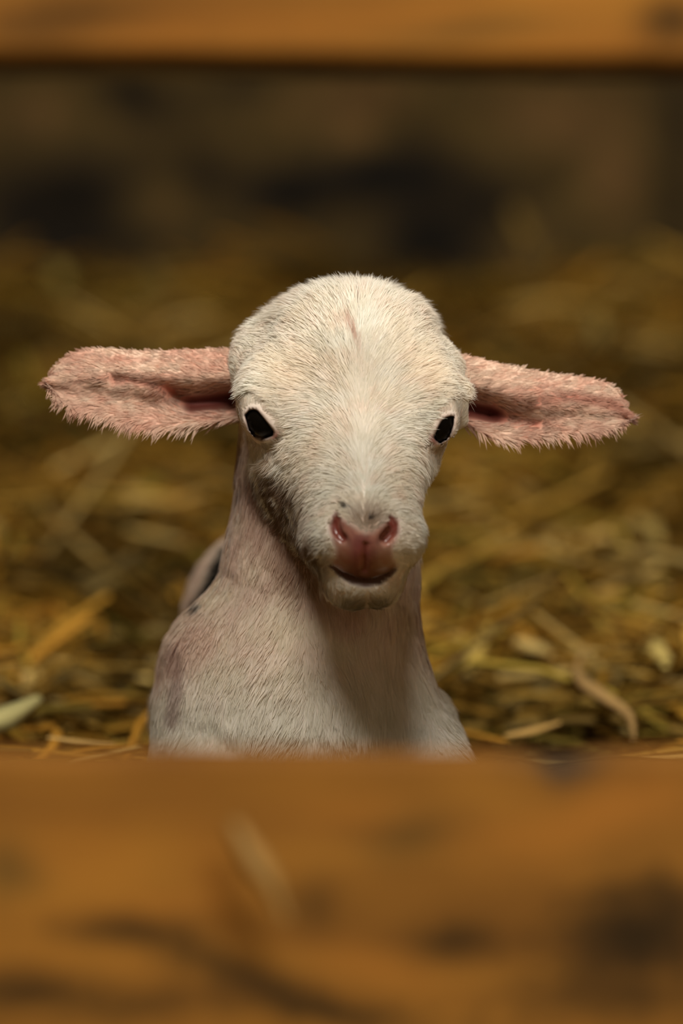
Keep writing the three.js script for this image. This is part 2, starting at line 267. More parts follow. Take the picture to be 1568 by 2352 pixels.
// surface nets over the blocks that the surface crosses
function surface(f, lo, hi, h) {
  const B = 8, n = [0, 1, 2].map((i) => Math.ceil((hi[i] - lo[i]) / h / B) * B + 1), nx = n[0], ny = n[1], nz = n[2], V = new Float32Array(nx * ny * nz).fill(NaN), at = (i, j, k) => (k * ny + j) * nx + i;
  const reach = B * h * 0.87 * 1.5, live = [];
  for (let k = 0; k + 1 < nz; k += B) for (let j = 0; j + 1 < ny; j += B) for (let i = 0; i + 1 < nx; i += B) {
    if (Math.abs(f(lo[0] + (i + B / 2) * h, lo[1] + (j + B / 2) * h, lo[2] + (k + B / 2) * h)) > reach) continue;
    live.push([i, j, k]);
    for (let c = 0; c <= B; c++) for (let b = 0; b <= B; b++) for (let a = 0; a <= B; a++) { const o = at(i + a, j + b, k + c); if (Number.isNaN(V[o])) V[o] = f(lo[0] + (i + a) * h, lo[1] + (j + b) * h, lo[2] + (k + c) * h); }
  }
  const id = new Int32Array(nx * ny * nz).fill(-1), pos = [], idx = [], E = [[0, 1], [2, 3], [4, 5], [6, 7], [0, 2], [1, 3], [4, 6], [5, 7], [0, 4], [1, 5], [2, 6], [3, 7]], off = [0, 1, nx, nx + 1, nx * ny, nx * ny + 1, nx * ny + nx, nx * ny + nx + 1];
  for (const [i0, j0, k0] of live) for (let k = k0; k < k0 + B; k++) for (let j = j0; j < j0 + B; j++) for (let i = i0; i < i0 + B; i++) {
    const o = at(i, j, k); let m = 0; for (let c = 0; c < 8; c++) if (V[o + off[c]] < 0) m |= 1 << c;
    if (m === 0 || m === 255) continue;
    let x = 0, y = 0, z = 0, w = 0;
    for (const [a, b] of E) { const va = V[o + off[a]], vb = V[o + off[b]]; if (va < 0 === vb < 0) continue; const t = va / (va - vb); x += lerp(a & 1, b & 1, t); y += lerp(a >> 1 & 1, b >> 1 & 1, t); z += lerp(a >> 2, b >> 2, t); w++; }
    id[o] = pos.length / 3; pos.push(lo[0] + (i + x / w) * h, lo[1] + (j + y / w) * h, lo[2] + (k + z / w) * h);
  }
  const quad = (a, b, c, d, flip) => { if (a < 0 || b < 0 || c < 0 || d < 0) return; flip ? idx.push(a, c, b, b, c, d) : idx.push(a, b, c, b, d, c); };
  for (const [i0, j0, k0] of live) for (let k = k0; k < k0 + B; k++) for (let j = j0; j < j0 + B; j++) for (let i = i0; i < i0 + B; i++) {
    if (!i || !j || !k) continue;
    const o = at(i, j, k), v = V[o] < 0, sx = 1, sy = nx, sz = nx * ny;
    if (V[o + sx] < 0 !== v) quad(id[o - sy - sz], id[o - sz], id[o - sy], id[o], !v);
    if (V[o + sy] < 0 !== v) quad(id[o - sx - sz], id[o - sx], id[o - sz], id[o], !v);
    if (V[o + sz] < 0 !== v) quad(id[o - sx - sy], id[o - sy], id[o - sx], id[o], !v);
  }
  return { pos, idx };
}
const net = surface(sdf, [-560, -960, -1960], [420, 560, 380], 7), nv = net.pos.length / 3, uPos = net.pos, uNor = new Float32Array(nv * 3);
for (let i = 0; i < nv; i++) {
  const q = [uPos[i * 3], uPos[i * 3 + 1], uPos[i * 3 + 2]], g = gradOf(sdf, q, 3), d = sdf(...q);
  if (Math.abs(d) < 6) for (let c = 0; c < 3; c++) uPos[i * 3 + c] -= g[c] * d * 0.8;
  for (let c = 0; c < 3; c++) uNor[i * 3 + c] = g[c];
}
console.log('body vertices', nv, 'triangles', net.idx.length / 3);

// colours of coat and skin by place on the lamb (linear)
const WHITE = rgb(250, 247, 236), CREAM = rgb(249, 232, 208), PINKW = rgb(250, 226, 208), SKIN = rgb(214, 168, 150), NOSE = rgb(132, 88, 77), DIRT = rgb(124, 92, 62), LIP = rgb(92, 48, 40), BLACK = rgb(26, 26, 22);
const nosePoly = [[770, 1180], [780, 1192], [800, 1207], [820, 1222], [838, 1229], [860, 1224], [882, 1208], [896, 1190], [910, 1196], [914, 1218], [906, 1240], [896, 1258], [896, 1280], [908, 1300], [893, 1318], [840, 1333], [785, 1318], [762, 1300], [776, 1280], [773, 1256], [766, 1238], [760, 1214]];
const dirtLine = [[592, 1085], [640, 1140], [655, 1190], [670, 1230], [690, 1262], [700, 1290]];
function lineDist(line, x, y) { let d = 1e9; for (let i = 0; i + 1 < line.length; i++) d = Math.min(d, segD(x, y, 0, [...line[i], 0], [...line[i + 1], 0])); return d; }
const isHead = (q) => { let d = 1e9; for (const [f, k] of head) d = k ? smin(d, f(...q), k) : f(...q); let e = 1e9; trunk.forEach(([f, k], i) => { e = i ? smin(e, f(...q), k) : f(...q); }); return smooth(-25, 25, e - d); };
function place(q, n) {          // what a point on the body is: used for colour, length and density of the coat
  const [px, py] = pxOf(q), h = isHead(q), front = n[2] > -0.2 && q[2] > -900;
  const nose = front && q[2] > 60 ? polyDist(nosePoly, px, py) : 999;
  const mouth = front && q[2] > 60 ? lineDist([[757, 1299], [780, 1318], [810, 1333], [840, 1338], [870, 1334], [893, 1321], [907, 1309]], px, py) : 999;
  let eye = 999; if (q[2] > -320 && py > 880 && py < 1090) for (const e of eyes) eye = Math.min(eye, polyDist(e.poly, px, py));
  const dirt = front && px < 800 ? lineDist(dirtLine, px, py) : 999;
  const lipw = 3 + 8 * Math.max(0, 1 - ((px - 838) / 74) ** 2);
  return { lipw, px, py, h, nose, mouth, eye, dirt, front };
}
function coat(q, n, pl) {
  const w = fbm(q[0] / 60, q[1] / 60, q[2] / 60, 3), w2 = fbm(q[0] / 22, q[1] / 22, q[2] / 22 + 7, 3);
  let c = mix3(mix3(CREAM, PINKW, clamp(0.5 + w * 1.2)), WHITE, clamp(pl.h * (0.78 + 0.5 * w)));
  if (pl.h < 0.6) { c = mix3(c, WHITE, 0.25 + 0.6 * smooth(1440, 1650, pl.py)); c = mix3(c, SKIN, clamp(0.25 + w) * 0.45 * smooth(1500, 1300, pl.py)); }
  c = mix3(c, PINKW, 0.6 * pl.h * clamp(w2 * 1.6));
  if (pl.py < 950 && pl.h > 0.5) { c = mix3(c, CREAM, 0.6 * Math.exp(-(((pl.px - 700) / 70) ** 2 + ((pl.py - 870) / 60) ** 2)) + 0.6 * Math.exp(-(((pl.px - 960) / 70) ** 2 + ((pl.py - 850) / 70) ** 2))); c = mix3(c, rgb(196, 150, 126), 0.75 * Math.exp(-(((pl.px - 815 - (pl.py - 790) * 0.25) / 4.5) ** 2 + ((pl.py - 785) / 40) ** 2))); }
  if (pl.front && q[2] > 60) c = mix3(c, rgb(162, 132, 106), 0.85 * Math.exp(-(((pl.px - 845) / 45) ** 2 + ((pl.py - 1205) / 26) ** 2)));       // stained hair above the nose
  c = mix3(c, DIRT, clamp(0.92 * smooth(80, 15, pl.dirt) * smooth(-0.3, 0.2, w2 + 0.12)) * smooth(1050, 1110, pl.py));
  if (pl.front && pl.h > 0.4) c = mix3(c, rgb(118, 102, 66), 0.75 * smooth(1352, 1388, pl.py) * smooth(990, 900, pl.px));                            // darker olive towards the bottom of the chin
  if (pl.front && pl.h < 0.7 && q[2] > -500) c = mix3(c, rgb(196, 150, 128), 0.45 * smooth(90, 10, lineDist([[560, 1060], [600, 1200], [690, 1330], [800, 1400]], pl.px, pl.py)));
  if (pl.front && pl.h < 0.3) { c = mix3(c, rgb(180, 150, 140), 0.6 * smooth(28, 4, lineDist([[405, 1480], [410, 1560], [398, 1640]], pl.px, pl.py))); c = mix3(c, rgb(218, 168, 150), 0.35 * smooth(70, 10, lineDist([[470, 1450], [360, 1530]], pl.px, pl.py))); }
  if (pl.h < 0.5 && q[2] < -700) { const b = polyDist([[540, 1215], [508, 1248], [488, 1268], [470, 1292], [452, 1330], [424, 1375], [380, 1450], [420, 1520], [560, 1340]], pl.px - 30 + 8 * w2, pl.py + 14 * w); c = mix3(c, BLACK, smooth(6, -6, b)); }
  if (pl.eye < 60) c = mix3(c, rgb(226, 208, 194), 0.5 * smooth(22, 2, pl.eye));
  for (const [sx, sy, r] of [[803, 1172, 6], [463, 1382, 7], [848, 1202, 4]]) if (pl.front) c = mix3(c, rgb(58, 50, 44), smooth(r + 3, r - 2, Math.hypot(pl.px - sx, pl.py - sy)));
  return c;
}
function skin(q, n, pl) {
  let c = mix3(coat(q, n, pl), SKIN, pl.h > 0.5 ? 0.15 : 0.25);
  if (pl.h < 0.5 && q[2] < -700) c = coat(q, n, pl);
  if (pl.nose < 20) { const t = fbm(q[0] / 14, q[1] / 14, q[2] / 14, 3), m = smooth(15, -5, pl.nose); let nc = mix3(mix3(NOSE, rgb(180, 140, 122), smooth(16, 46, Math.abs(pl.px - 836)) * smooth(1235, 1262, pl.py)), rgb(170, 116, 98), clamp(0.4 + t * 1.6)); nc = mix3(nc, LIP, 0.8 * smooth(1280, 1325, pl.py)); nc = mix3(nc, rgb(150, 66, 74), 0.6 * Math.exp(-(((pl.px - 828) / 26) ** 2 + ((pl.py - 1268) / 34) ** 2))); c = mix3(c, nc, m); }
  c = mix3(c, rgb(66, 30, 19), 0.95 * smooth(6, -4, pl.mouth - pl.lipw));
  for (const l of [[[773, 1190], [767, 1205], [772, 1222], [786, 1236]], [[897, 1192], [905, 1206], [902, 1222], [886, 1237]]]) if (pl.front && q[2] > 60) c = mix3(c, rgb(112, 44, 34), 0.85 * smooth(13, 6, lineDist(l, pl.px, pl.py)));
  if (pl.front && q[2] > 60) { c = mix3(c, rgb(110, 42, 36), 0.7 * smooth(8, 2, lineDist([[839, 1252], [838, 1275], [836, 1308]], pl.px, pl.py))); }
  if (pl.eye < 40) { c = mix3(c, rgb(196, 166, 152), 0.6 * smooth(9, 2, pl.eye)); for (const [ex, ey] of [[638, 1006], [990, 1014]]) c = mix3(c, rgb(178, 112, 104), 0.8 * smooth(22, 6, Math.hypot(pl.px - ex, pl.py - ey))); c = mix3(c, rgb(60, 36, 28), 0.9 * smooth(5, 0, pl.eye)); }
  return c;
}
const lambBase = toWorld(P(640, 1600, -650)); lambBase.y = 0;
const lamb = thing('lamb', lambBase, 'white newborn lamb with pink ears and nose lying on straw behind the fence rails', 'lamb');
const offset = new THREE.Vector3(), M4 = camera.matrixWorld, tmp = new THREE.Vector3();
const localPos = (x, y, z, out, o) => { tmp.set(x * S, y * S, -D + z * S).applyMatrix4(M4).sub(lambBase); out[o] = tmp.x; out[o + 1] = tmp.y; out[o + 2] = tmp.z; };
const localDir = (x, y, z, out, o) => { tmp.set(x, y, z).transformDirection(M4); out[o] = tmp.x; out[o + 1] = tmp.y; out[o + 2] = tmp.z; };
function toGeometry(pos, nor, col, idx) {
  const n = pos.length / 3, p = new Float32Array(n * 3), q = new Float32Array(n * 3);
  for (let i = 0; i < n; i++) { localPos(pos[i * 3], pos[i * 3 + 1], pos[i * 3 + 2], p, i * 3); localDir(nor[i * 3], nor[i * 3 + 1], nor[i * 3 + 2], q, i * 3); }
  const g = new THREE.BufferGeometry(); g.setAttribute('position', new THREE.BufferAttribute(p, 3)); g.setAttribute('normal', new THREE.BufferAttribute(q, 3)); g.setAttribute('color', new THREE.BufferAttribute(col instanceof Float32Array ? col : new Float32Array(col), 3)); g.setIndex(idx);
  return g;
}
const places = new Array(nv), uCol = new Float32Array(nv * 3);
for (let i = 0; i < nv; i++) { const q = [uPos[i * 3], uPos[i * 3 + 1], uPos[i * 3 + 2]], n = [uNor[i * 3], uNor[i * 3 + 1], uNor[i * 3 + 2]], pl = places[i] = place(q, n), c = skin(q, n, pl); uCol.set(c, i * 3); }
const dry = [], wet = [];
for (let t = 0; t < net.idx.length; t += 3) { const [a, b, c] = [net.idx[t], net.idx[t + 1], net.idx[t + 2]]; (places[a].nose < 0 ? wet : dry).push(a, b, c); }
const bodyG = toGeometry(uPos, uNor, uCol, [...[]]);
{ const all = new Uint32Array(net.idx.length); all.set(dry, 0); all.set(wet, dry.length); bodyG.setIndex(new THREE.BufferAttribute(all, 1)); bodyG.addGroup(0, dry.length, 0); bodyG.addGroup(dry.length, wet.length, 1); }
const bodyM = mesh('body', bodyG, [std({ vertexColors: true, roughness: 0.9 }), std({ vertexColors: true, roughness: 0.22 })], lamb);

// hair: thin tapering blades that lie along the coat's flow and gather in tufts
function makeHair() { return { pos: [], nor: [], col: [], idx: [] }; }
function addHair(H, q, n, dir, L, w, lift, col, curl = 0) {
  const dn = dir[0] * n[0] + dir[1] * n[1] + dir[2] * n[2]; let f = [dir[0] - n[0] * dn, dir[1] - n[1] * dn, dir[2] - n[2] * dn]; const fl = Math.hypot(...f) || 1; f = f.map((v) => v / fl);
  let s = [n[1] * f[2] - n[2] * f[1], n[2] * f[0] - n[0] * f[2], n[0] * f[1] - n[1] * f[0]];
  const roll = rr(-0.5, 0.5), cr = Math.cos(roll), sr = Math.sin(roll), wd = [0, 1, 2].map((i) => s[i] * cr + n[i] * sr);
  const l1 = lift, l2 = lift * 0.55, p1 = [0, 1, 2].map((i) => q[i] + L * 0.5 * (f[i] * Math.cos(l1) + n[i] * Math.sin(l1))), p2 = [0, 1, 2].map((i) => p1[i] + L * 0.5 * (f[i] * Math.cos(l2) + n[i] * Math.sin(l2) + s[i] * curl));
  const b = H.pos.length / 3, sh = [0, 1, 2].map((i) => n[i] + s[i] * rr(-0.28, 0.28) - f[i] * 0.22), sl = Math.hypot(...sh);
  H.pos.push(q[0] - wd[0] * w - n[0], q[1] - wd[1] * w - n[1], q[2] - wd[2] * w - n[2], q[0] + wd[0] * w - n[0], q[1] + wd[1] * w - n[1], q[2] + wd[2] * w - n[2]);
  H.pos.push(p1[0] - wd[0] * w * 0.8, p1[1] - wd[1] * w * 0.8, p1[2] - wd[2] * w * 0.8, p1[0] + wd[0] * w * 0.8, p1[1] + wd[1] * w * 0.8, p1[2] + wd[2] * w * 0.8, ...p2);
  for (let i = 0; i < 5; i++) { H.nor.push(sh[0] / sl, sh[1] / sl, sh[2] / sl); const k = i < 2 ? 0.95 : 1; H.col.push(col[0] * k, col[1] * k, col[2] * k); }
  H.idx.push(b, b + 2, b + 1, b + 1, b + 2, b + 3, b + 2, b + 4, b + 3);
}
function flow(q, n, pl) {      // the way the coat lies, in lens axes
  if (pl.h > 0.5) {
    const xm = 826 + (pl.py - 850) * 0.03, dx = (pl.px - xm) / 200, side = Math.sign(dx), a = clamp(Math.abs(dx) * 1.5) ** 0.6;
    const most = lerp(1.0, 2.3, smooth(720, 1180, pl.py)), ang = a * most + 0.25 * noise(q[0] / 70, q[1] / 70, q[2] / 70);
    const lo = smooth(1240, 1330, pl.py) * (q[2] > 60 ? 1 : 0);
    return [lerp(side * Math.sin(ang), side * 0.45, lo), lerp(Math.cos(ang), -1, lo), -0.35 * (1 - lo)];
  }
  const back = smooth(-350, -800, q[2]), j = 0.35 * noise(q[0] / 90, q[1] / 90, q[2] / 90);
  return [(pl.px < 700 ? -0.25 : 0.15) * (1 - back) + j, -1, lerp(0.15, -1.4, back)];
}
const tuft = (q, g) => {       // nearest tuft centre on a jittered lattice
  const c = q.map((v) => Math.floor(v / g)); let best = 1e9, out = null;
  for (let a = -1; a < 2; a++) for (let b = -1; b < 2; b++) for (let d = -1; d < 2; d++) {
    const i = c[0] + a, j = c[1] + b, k = c[2] + d, p = [(i + hash3(i, j, k)) * g, (j + hash3(i + 91, j, k)) * g, (k + hash3(i, j + 57, k)) * g], e = (p[0] - q[0]) ** 2 + (p[1] - q[1]) ** 2 + (p[2] - q[2]) ** 2;
    if (e < best) { best = e; out = [p, hash3(i, j, k + 33), hash3(i + 7, j, k + 71)]; }
  }
  return out;
};
const H = makeHair(); let hairs = 0;
for (let t = 0; t < net.idx.length; t += 3) {
  const [a, b, c] = [net.idx[t], net.idx[t + 1], net.idx[t + 2]], A = a * 3, Bq = b * 3, C = c * 3;
  const e1 = [0, 1, 2].map((i) => uPos[Bq + i] - uPos[A + i]), e2 = [0, 1, 2].map((i) => uPos[C + i] - uPos[A + i]);
  const area = 0.5 * Math.hypot(e1[1] * e2[2] - e1[2] * e2[1], e1[2] * e2[0] - e1[0] * e2[2], e1[0] * e2[1] - e1[1] * e2[0]), pl = places[a];
  if (pl.nose < 4 || pl.mouth < pl.lipw || Math.min(pl.eye, places[b].eye, places[c].eye) < 5) continue;
  const seen = uNor[A + 2] > -0.45;
  let dens = pl.h > 0.5 ? 0.19 : uPos[A + 2] > -650 ? 0.11 : 0.03; if (!seen) dens *= 0.2; if (pl.py > 1790 && pl.h < 0.5) dens *= 0.25;
  let k = area * dens; k = Math.floor(k) + (rnd() < k - Math.floor(k) ? 1 : 0);
  for (; k > 0; k--) {
    let u = rnd(), v = rnd(); if (u + v > 1) { u = 1 - u; v = 1 - v; }
    const q = [0, 1, 2].map((i) => uPos[A + i] + e1[i] * u + e2[i] * v), n = [uNor[A], uNor[A + 1], uNor[A + 2]];
    const d = flow(q, n, pl), top = pl.h > 0.5 ? smooth(790, 690, pl.py) : 0, tf = tuft(q, pl.h > 0.5 ? 20 : 30);
    let L = (pl.h > 0.5 ? lerp(50, 33, smooth(1000, 1180, pl.py)) + 16 * top : 46) * rr(0.6, 1.15) * (0.8 + 0.4 * tf[1]);
    L *= smooth(0, 40, pl.nose) * 0.75 + 0.25; L *= smooth(2, 40, pl.eye) * 0.7 + 0.3; if (pl.mouth < 40) L *= 0.5;
    if (pl.dirt < 60) L *= 1.15;
    const l = Math.hypot(...d) || 1, dir = [0, 1, 2].map((i) => d[i] / l + (tf[0][i] - q[i]) / L * (pl.h > 0.5 ? 0.32 : 0.4) + rr(-0.12, 0.12));
    const lift = (pl.h > 0.5 ? 0.085 + 0.55 * top : 0.06) + 0.09 * (tf[2] - 0.4) + (pl.dirt < 60 && pl.h > 0.5 ? 0.22 : 0) + rr(-0.08, 0.12), sh = 0.92 + 0.08 * tf[1] + rr(-0.08, 0.05);
    if (pl.eye < 52) { let b = eyes[0]; if (Math.abs(pl.px - eyes[1].at[0]) < 90) b = eyes[1]; const k = smooth(52, 26, pl.eye), r = [pl.px - b.at[0], b.at[1] - pl.py, 0], rl = Math.hypot(...r) || 1; for (let i = 0; i < 3; i++) dir[i] = lerp(dir[i], r[i] / rl * (i < 2 ? 1 : 0), k); L = lerp(L, 13, k); }
    const cc = coat(q, n, pl); addHair(H, q, n, dir, L, (pl.h > 0.5 ? 1.3 : 1.6) * rr(0.7, 1.2), Math.max(0.04, lift), cc.map((x, i) => x * sh * (i === 2 ? 0.6 + 0.4 * sh : 1)), rr(-0.25, 0.25)); hairs++;
  }
}
const furM = new THREE.MeshPhysicalMaterial({ vertexColors: true, roughness: 0.9, side: THREE.DoubleSide, transmission: 0.34, thickness: 0, specularIntensity: 0.2, sheen: 0.7, sheenRoughness: 0.6, sheenColor: new THREE.Color().setRGB(1, 0.97, 0.92) });
const fur = mesh('fur', toGeometry(H.pos, H.nor, H.col, H.idx), furM, lamb); fur.userData.kind = 'stuff';
console.log('hairs', hairs);

// eyes: dark glossy balls behind the lids
for (const e of eyes) {
  const g = new THREE.SphereGeometry(e.r * S, 40, 28), w = toWorld(e.c).sub(lambBase); g.translate(w.x, w.y, w.z);
  mesh('eye', g, new THREE.MeshPhysicalMaterial({ color: new THREE.Color().setRGB(0.004, 0.003, 0.002), roughness: 0.3, specularIntensity: 0.18 }), lamb);
}

// ears: cupped blades with a rolled rim
const spline = (pts) => { const c = new THREE.CatmullRomCurve3(pts.map((p) => new THREE.Vector3(p[0], p[1], p[2] ?? 0)), false, 'centripetal'); return (t) => c.getPoint(t); };
function makeEar(top, bot, depth, canal, grooves, fringe) {
  const T = spline(top), Bm = spline(bot), NU = 64, NV = 30, pos = [], idx = [], thick = 11, side = Math.sign(top[0][0] - 800);
  const pt = (u, v, back) => {
    const a = T(u), b = Bm(u), px = lerp(a.x, b.x, v), py = lerp(a.y, b.y, v), s = 2 * v - 1;
    let z = depth(u) - 46 * smooth(0.42, 0, v) ** 1.5 - smooth(0.38, 0.68, v) * smooth(1.04, 0.72, v) * lerp(60, 16, smooth(0.1, 0.7, u));
    for (const [line, w, k] of grooves) z -= k * Math.exp(-((lineDist(line, px, py) / w) ** 2));
    z += 5 * fbm(px / 40, py / 25, 3, 3);
    return [px, py, z - (back ? thick * (1 - s ** 8) * smooth(1.0, 0.96, u) + 1 + 22 * smooth(0.35, 0, u) : 0)];
  };
  for (const back of [0, 1]) for (let i = 0; i <= NU; i++) for (let j = 0; j <= NV; j++) pos.push(...P(...pt(i / NU, j / NV, back)));
  const off = (NU + 1) * (NV + 1), id = (b, i, j) => b * off + i * (NV + 1) + j;
  for (const b of [0, 1]) for (let i = 0; i < NU; i++) for (let j = 0; j < NV; j++) { const q = [id(b, i, j), id(b, i + 1, j), id(b, i, j + 1), id(b, i + 1, j + 1)]; (side > 0) !== (b === 1) ? idx.push(q[0], q[2], q[1], q[1], q[2], q[3]) : idx.push(q[0], q[1], q[2], q[1], q[3], q[2]); }
  for (let i = 0; i < NU; i++) for (const j of [0, NV]) { const q = [id(0, i, j), id(0, i + 1, j), id(1, i, j), id(1, i + 1, j)]; (side > 0) === (j === 0) ? idx.push(q[0], q[1], q[2], q[1], q[3], q[2]) : idx.push(q[0], q[2], q[1], q[1], q[2], q[3]); }
  for (let j = 0; j < NV; j++) { const q = [id(0, NU, j), id(0, NU, j + 1), id(1, NU, j), id(1, NU, j + 1)]; side > 0 ? idx.push(q[0], q[2], q[1], q[1], q[2], q[3]) : idx.push(q[0], q[1], q[2], q[1], q[3], q[2]); }
  const tg = new THREE.BufferGeometry(); tg.setAttribute('position', new THREE.Float32BufferAttribute(pos, 3)); tg.setIndex(idx); tg.computeVertexNormals();
  const nor = tg.attributes.normal.array, col = new Float32Array(pos.length), tone = (q, hair) => {
    const [px, py] = pxOf(q), w = fbm(px / 50, py / 18, 5, 3), w2 = fbm(px / 16, py / 9, 9, 3); let c = mix3(rgb(208, 162, 140), rgb(222, 192, 168), clamp(0.45 + w * 1.3));
    c = mix3(c, rgb(196, 128, 104), 0.7 * clamp(w2 * 1.5));
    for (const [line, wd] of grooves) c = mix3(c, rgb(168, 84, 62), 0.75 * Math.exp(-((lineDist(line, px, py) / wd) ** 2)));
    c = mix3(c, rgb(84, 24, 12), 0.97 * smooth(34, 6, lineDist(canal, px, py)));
    return c;
  };
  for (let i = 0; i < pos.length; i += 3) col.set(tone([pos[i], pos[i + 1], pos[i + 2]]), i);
  const ear = mesh('ear', toGeometry(pos, nor, col, idx), new THREE.MeshPhysicalMaterial({ vertexColors: true, roughness: 0.75 }), lamb);
  const Q = makeHair();
  for (let k = 0; k < 15000; k++) {
    const u = rr(0.02, 1), v = rnd(), i = Math.min(NU - 1, Math.floor(u * NU)), j = Math.min(NV, Math.round(v * NV)), o = id(rnd() < 0.75 ? 0 : 1, i, j) * 3;
    const q = P(...pt(u, v, o >= off * 3)), n = [nor[o], nor[o + 1], nor[o + 2]], [px, py] = pxOf(q), tf = tuft(q, v > 0.8 ? 32 : 22), can = lineDist(canal, px, py);
    if (can < 22) continue;
    const edge = smooth(0.88, 1, v), L = (15 + 9 * smooth(0.1, 0.4, v) + 18 * edge * fringe) * rr(0.6, 1.2) * (can < 60 ? 1.15 : 1), c = tone(q), sh = 0.84 + 0.2 * tf[1] + rr(-0.08, 0.08);
    const d = [side * (0.85 - 0.45 * edge), (v < 0.5 ? 0.35 - v : -0.35 * (v - 0.3)) - 0.75 * edge + (can < 90 ? 0.2 : 0), 0];
    addHair(Q, q, n, d.map((x, i2) => x + (tf[0][i2] - q[i2]) / L * 0.35 + rr(-0.12, 0.12)), L, 1.6 * rr(0.7, 1.2), 0.12 + 0.15 * (tf[2] - 0.5) + rr(0, 0.1), mix3(c, rgb(228, 202, 180), can < 60 ? 0.35 : 0.25).map((x) => x * sh), rr(-0.2, 0.2));
  }
  const h = mesh('ear_fur', toGeometry(Q.pos, Q.nor, Q.col, Q.idx), furM, ear); h.userData.kind = 'stuff';
  return ear;
}
makeEar([[600, 815], [530, 800], [440, 803], [330, 806], [215, 801], [165, 816], [128, 846], [110, 872]], [[600, 955], [525, 968], [455, 975], [380, 986], [310, 974], [245, 956], [185, 938], [138, 914], [113, 888]], (u) => lerp(-150, -95, u) - 30 * u * u,
  [[440, 930], [480, 925], [530, 918]], [[[[262, 872], [310, 874], [360, 884], [410, 898]], 12, 14], [[[400, 905], [450, 928], [530, 920]], 26, 40]], 1);
makeEar([[985, 805], [1050, 812], [1140, 833], [1240, 853], [1340, 868], [1398, 884], [1432, 922], [1446, 962]], [[985, 950], [1060, 972], [1110, 997], [1180, 1012], [1250, 1004], [1330, 995], [1400, 982], [1446, 964]], (u) => lerp(-150, -105, u) - 30 * u * u,
  [[1050, 942], [1090, 943], [1140, 955]], [[[[1130, 952], [1180, 965], [1230, 978]], 12, 14], [[[1050, 940], [1120, 948]], 24, 40], [[[1230, 920], [1320, 915], [1400, 935], [1432, 955]], 14, 10]], 0.6);

// ---------------------------------------------------------------- straw
const strawPalette = [[152, 113, 40], [138, 102, 34], [172, 136, 60], [120, 86, 24], [146, 123, 48], [196, 166, 98], [110, 83, 26], [160, 114, 40]].map((c) => rgb(...c));
function strawGeometry(list) {     // list of { pts: [a, b, c, d], w, col, flat }: split stalks with a fold down the middle
  const pos = [], col = [], idx = [];
  for (const s of list) {
    const n = s.pts.length, b = pos.length / 3, up = new THREE.Vector3(0, 1, 0);
    for (let i = 0; i < n; i++) {
      const p = s.pts[i], t = s.pts[Math.min(n - 1, i + 1)].clone().sub(s.pts[Math.max(0, i - 1)]).normalize(), x = new THREE.Vector3().crossVectors(t, up); if (x.lengthSq() < 1e-4) x.set(1, 0, 0); x.normalize(); x.applyAxisAngle(t, s.roll); const y = new THREE.Vector3().crossVectors(x, t);
      const w = s.w * (s.taper ? lerp(1, 0.25, Math.abs(i / (n - 1) - 0.4) * 1.4) : 1), h = s.w * s.flat;
      for (const [a, c, k] of [[-1, 0, 0.9], [0, 1, 1.1], [1, 0, 0.95], [0, -1, 0.8]]) { pos.push(p.x + x.x * w * a + y.x * h * c, p.y + x.y * w * a + y.y * h * c, p.z + x.z * w * a + y.z * h * c); col.push(s.col[0] * k, s.col[1] * k, s.col[2] * k); }
    }
    for (let i = 0; i + 1 < n; i++) for (let k = 0; k < 4; k++) { const a = b + i * 4 + k, c = b + i * 4 + (k + 1) % 4; idx.push(a, a + 4, c, c, a + 4, c + 4); }
    for (const e of [0, n - 1]) { const a = b + e * 4; e ? idx.push(a, a + 1, a + 2, a, a + 2, a + 3) : idx.push(a, a + 2, a + 1, a, a + 3, a + 2); }
  }
  const g = new THREE.BufferGeometry(); g.setAttribute('position', new THREE.Float32BufferAttribute(pos, 3)); g.setAttribute('color', new THREE.Float32BufferAttribute(col, 3)); g.setIndex(idx); g.computeVertexNormals();
  return g;
}
const strawM = wood({ vertexColors: true, roughness: 0.65 });
const touching = (p) => Math.abs(p.x) < 0.2 && p.z > -0.45 && p.z < 0.15 && p.y < 0.2 && base1(...toU(p)) < 42;     // would run into the lamb
const mids = (p) => [p[0], p[0].clone().lerp(p[1], 0.5), p[1], p[1].clone().lerp(p[2], 0.5), p[2], p[2].clone().lerp(p[3], 0.5), p[3]];
function landOn(px, py, up = 0) { const r = rayOf(px, py), p = camera.position.clone().addScaledVector(r, 1.9); for (let i = 0; i < 2400 && p.z > ZB + 0.04; i++) { p.addScaledVector(r, 0.001); if (p.y < ground(p.x, p.z) + up) break; } return p; }
const darkPatches = [[250, 1090, 330, 110, 0.55], [60, 1130, 200, 80, 0.4], [1080, 1030, 260, 60, 0.4], [150, 1400, 200, 60, 0.4], [1470, 1400, 120, 60, 0.35], [300, 880, 300, 60, 0.35], [1300, 1030, 300, 40, 0.3], [1230, 1540, 90, 30, 0.65], [1430, 1670, 70, 40, 0.6], [280, 1640, 90, 40, 0.5], [1100, 1400, 60, 40, 0.4], [900, 760, 300, 50, 0.3], [1180, 1640, 90, 25, 0.5]]
  .map(([px, py, a, b, k]) => { const c = landOn(px, py), f = landOn(px, py - b), n = landOn(px, py + b); return [c.x, c.z, a * (D - c.z) / F, Math.max(0.04, Math.abs(n.z - f.z) / 2), k]; });
const darkAt = (x, z) => { let m = 0; for (const [cx, cz, a, b, k] of darkPatches) m = Math.max(m, k * Math.exp(-(((x - cx) / a) ** 2) - ((z - cz) / b) ** 2)); return m; };  // how far straw and mat colour is darkened inside these patches
const straws = [];
